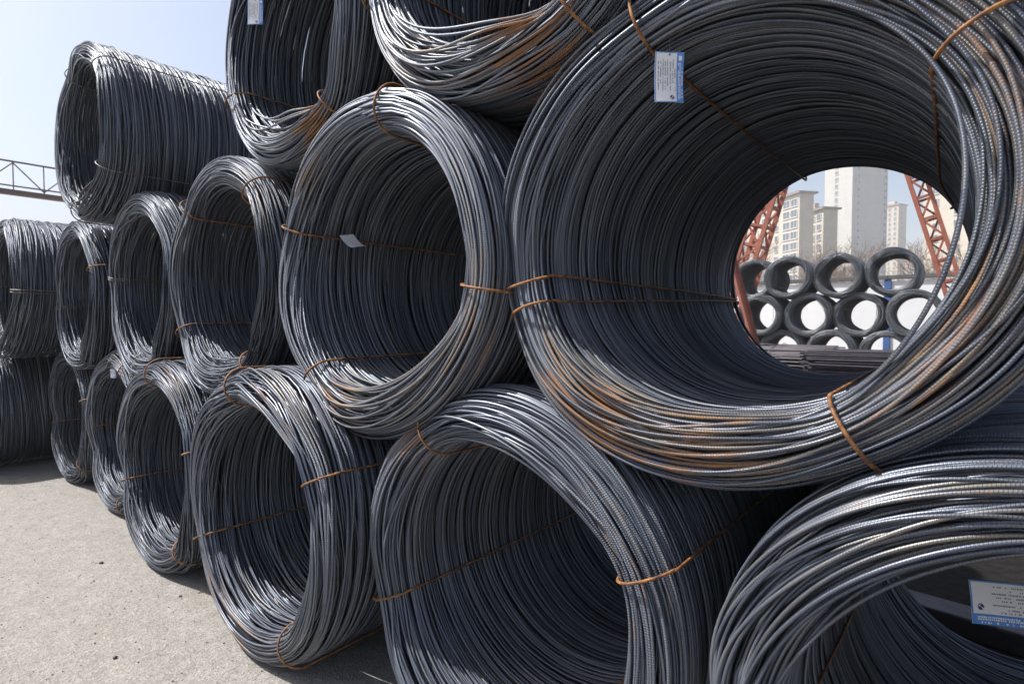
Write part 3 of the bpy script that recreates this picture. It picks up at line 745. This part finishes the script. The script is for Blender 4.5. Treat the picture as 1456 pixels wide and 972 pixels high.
# each tower: corner position by survey bearing and distance
tower('nearer pale block with a row of bay windows at its corner', at(1134, 459, 154), face_rot(1134, 52), 24, 4.4, 37, M['fac_a'],
      [(2.0, 2.4, 1.9), (5.2, 2.6, 1.9), (9.5, 1.3, 1.6), (15.5, 1.3, 1.6)], [], roof=.8)
tower('pale block with grey gable just right of the bay window block', at(1168, 459, 168), face_rot(1168, 52), 16, 4.7, 35.5, M['fac_a'],
      [(1.8, 1.6, 1.7), (4.4, 1.4, 1.6)], [], roof=.8)
tower('tallest tower with one sunlit and one grey shaded face', at(1208, 459, 245), face_rot(1208, 45), 15.5, 19, 92, M['fac_b'],
      [(3.2, .1, .1), (8.6, 1.5, 1.7)], [(17.6, 1.5, 1.7), (3.2, .9, 1.2)], roof=.5)
tower('slim sand coloured tower right of the tallest one', at(1274, 459, 340), face_rot(1274, 30), 10.5, 8, 73, M['fac_c'],
      [(2.0, 1.2, 1.6), (5.2, 1.2, 1.6), (8.2, 1.2, 1.6)], [(3, 1.2, 1.6)], roof=.7)
tower('wide cream block at the right side of the opening', at(1392, 459, 132), face_rot(1392, 30), 13.4, 12, 52, M['fac_a'],
      [(2.2, 1.2, 1.6), (5.4, 1.2, 1.6), (10.4, 1.2, 1.6)], [], roof=.8)
p = at(1293, 459, 700)
t = thing('apartment_tower', 'hazy far reddish tower with a pointed top', 'building', (p.x, p.y, 0), .5, 'apartment towers beyond the wall')
obj('wall', bm_mesh('wall', lambda bm: add_box(bm, (0, 0, 43), (9, 9, 86)), M['fac_e']), t)
def spire(bm):
    v = bmesh.ops.create_cone(bm, segments=4, radius1=6.2, radius2=.2, depth=14, cap_ends=True)['verts']; bmesh.ops.transform(bm, matrix=Matrix.Translation((0, 0, 93)) @ Matrix.Rotation(PI/4, 4, 'Z'), verts=v)
obj('roof', bm_mesh('roof', spire, M['fac_e']), t)
tower('hazy far blue-grey tower beside the pointed one', at(1306, 459, 680), face_rot(1306, 40), 9, 8, 92, M['fac_f'], [(3, 2, 1.8), (6, 2, 1.8)], [(3, 2, 1.8)], roof=.3)
tower('far low block at the left rim of the opening', at(1085, 459, 190), face_rot(1085, 35), 12, 10, 22, M['fac_a'], [(3, 1.4, 1.6), (7, 1.4, 1.6)], [])

# ------------------------------------------------------------------ the air
hz = bpy.data.materials.new('haze'); hz.use_nodes = True; ht = hz.node_tree; ht.nodes.clear()
pv = ht.nodes.new('ShaderNodeVolumePrincipled'); pv.inputs['Color'].default_value = (.93, .96, 1.0, 1); pv.inputs['Density'].default_value = 0.0011; pv.inputs['Anisotropy'].default_value = 0.0
ho = ht.nodes.new('ShaderNodeOutputMaterial'); ht.links.new(pv.outputs[0], ho.inputs['Volume'])
h = obj('haze', bm_mesh('haze', lambda bm: add_box(bm, (0, 900, 58), (3100, 3100, 118)), hz)); h['kind'] = 'stuff'; h['label'] = 'thin pale haze over the yard and the town'
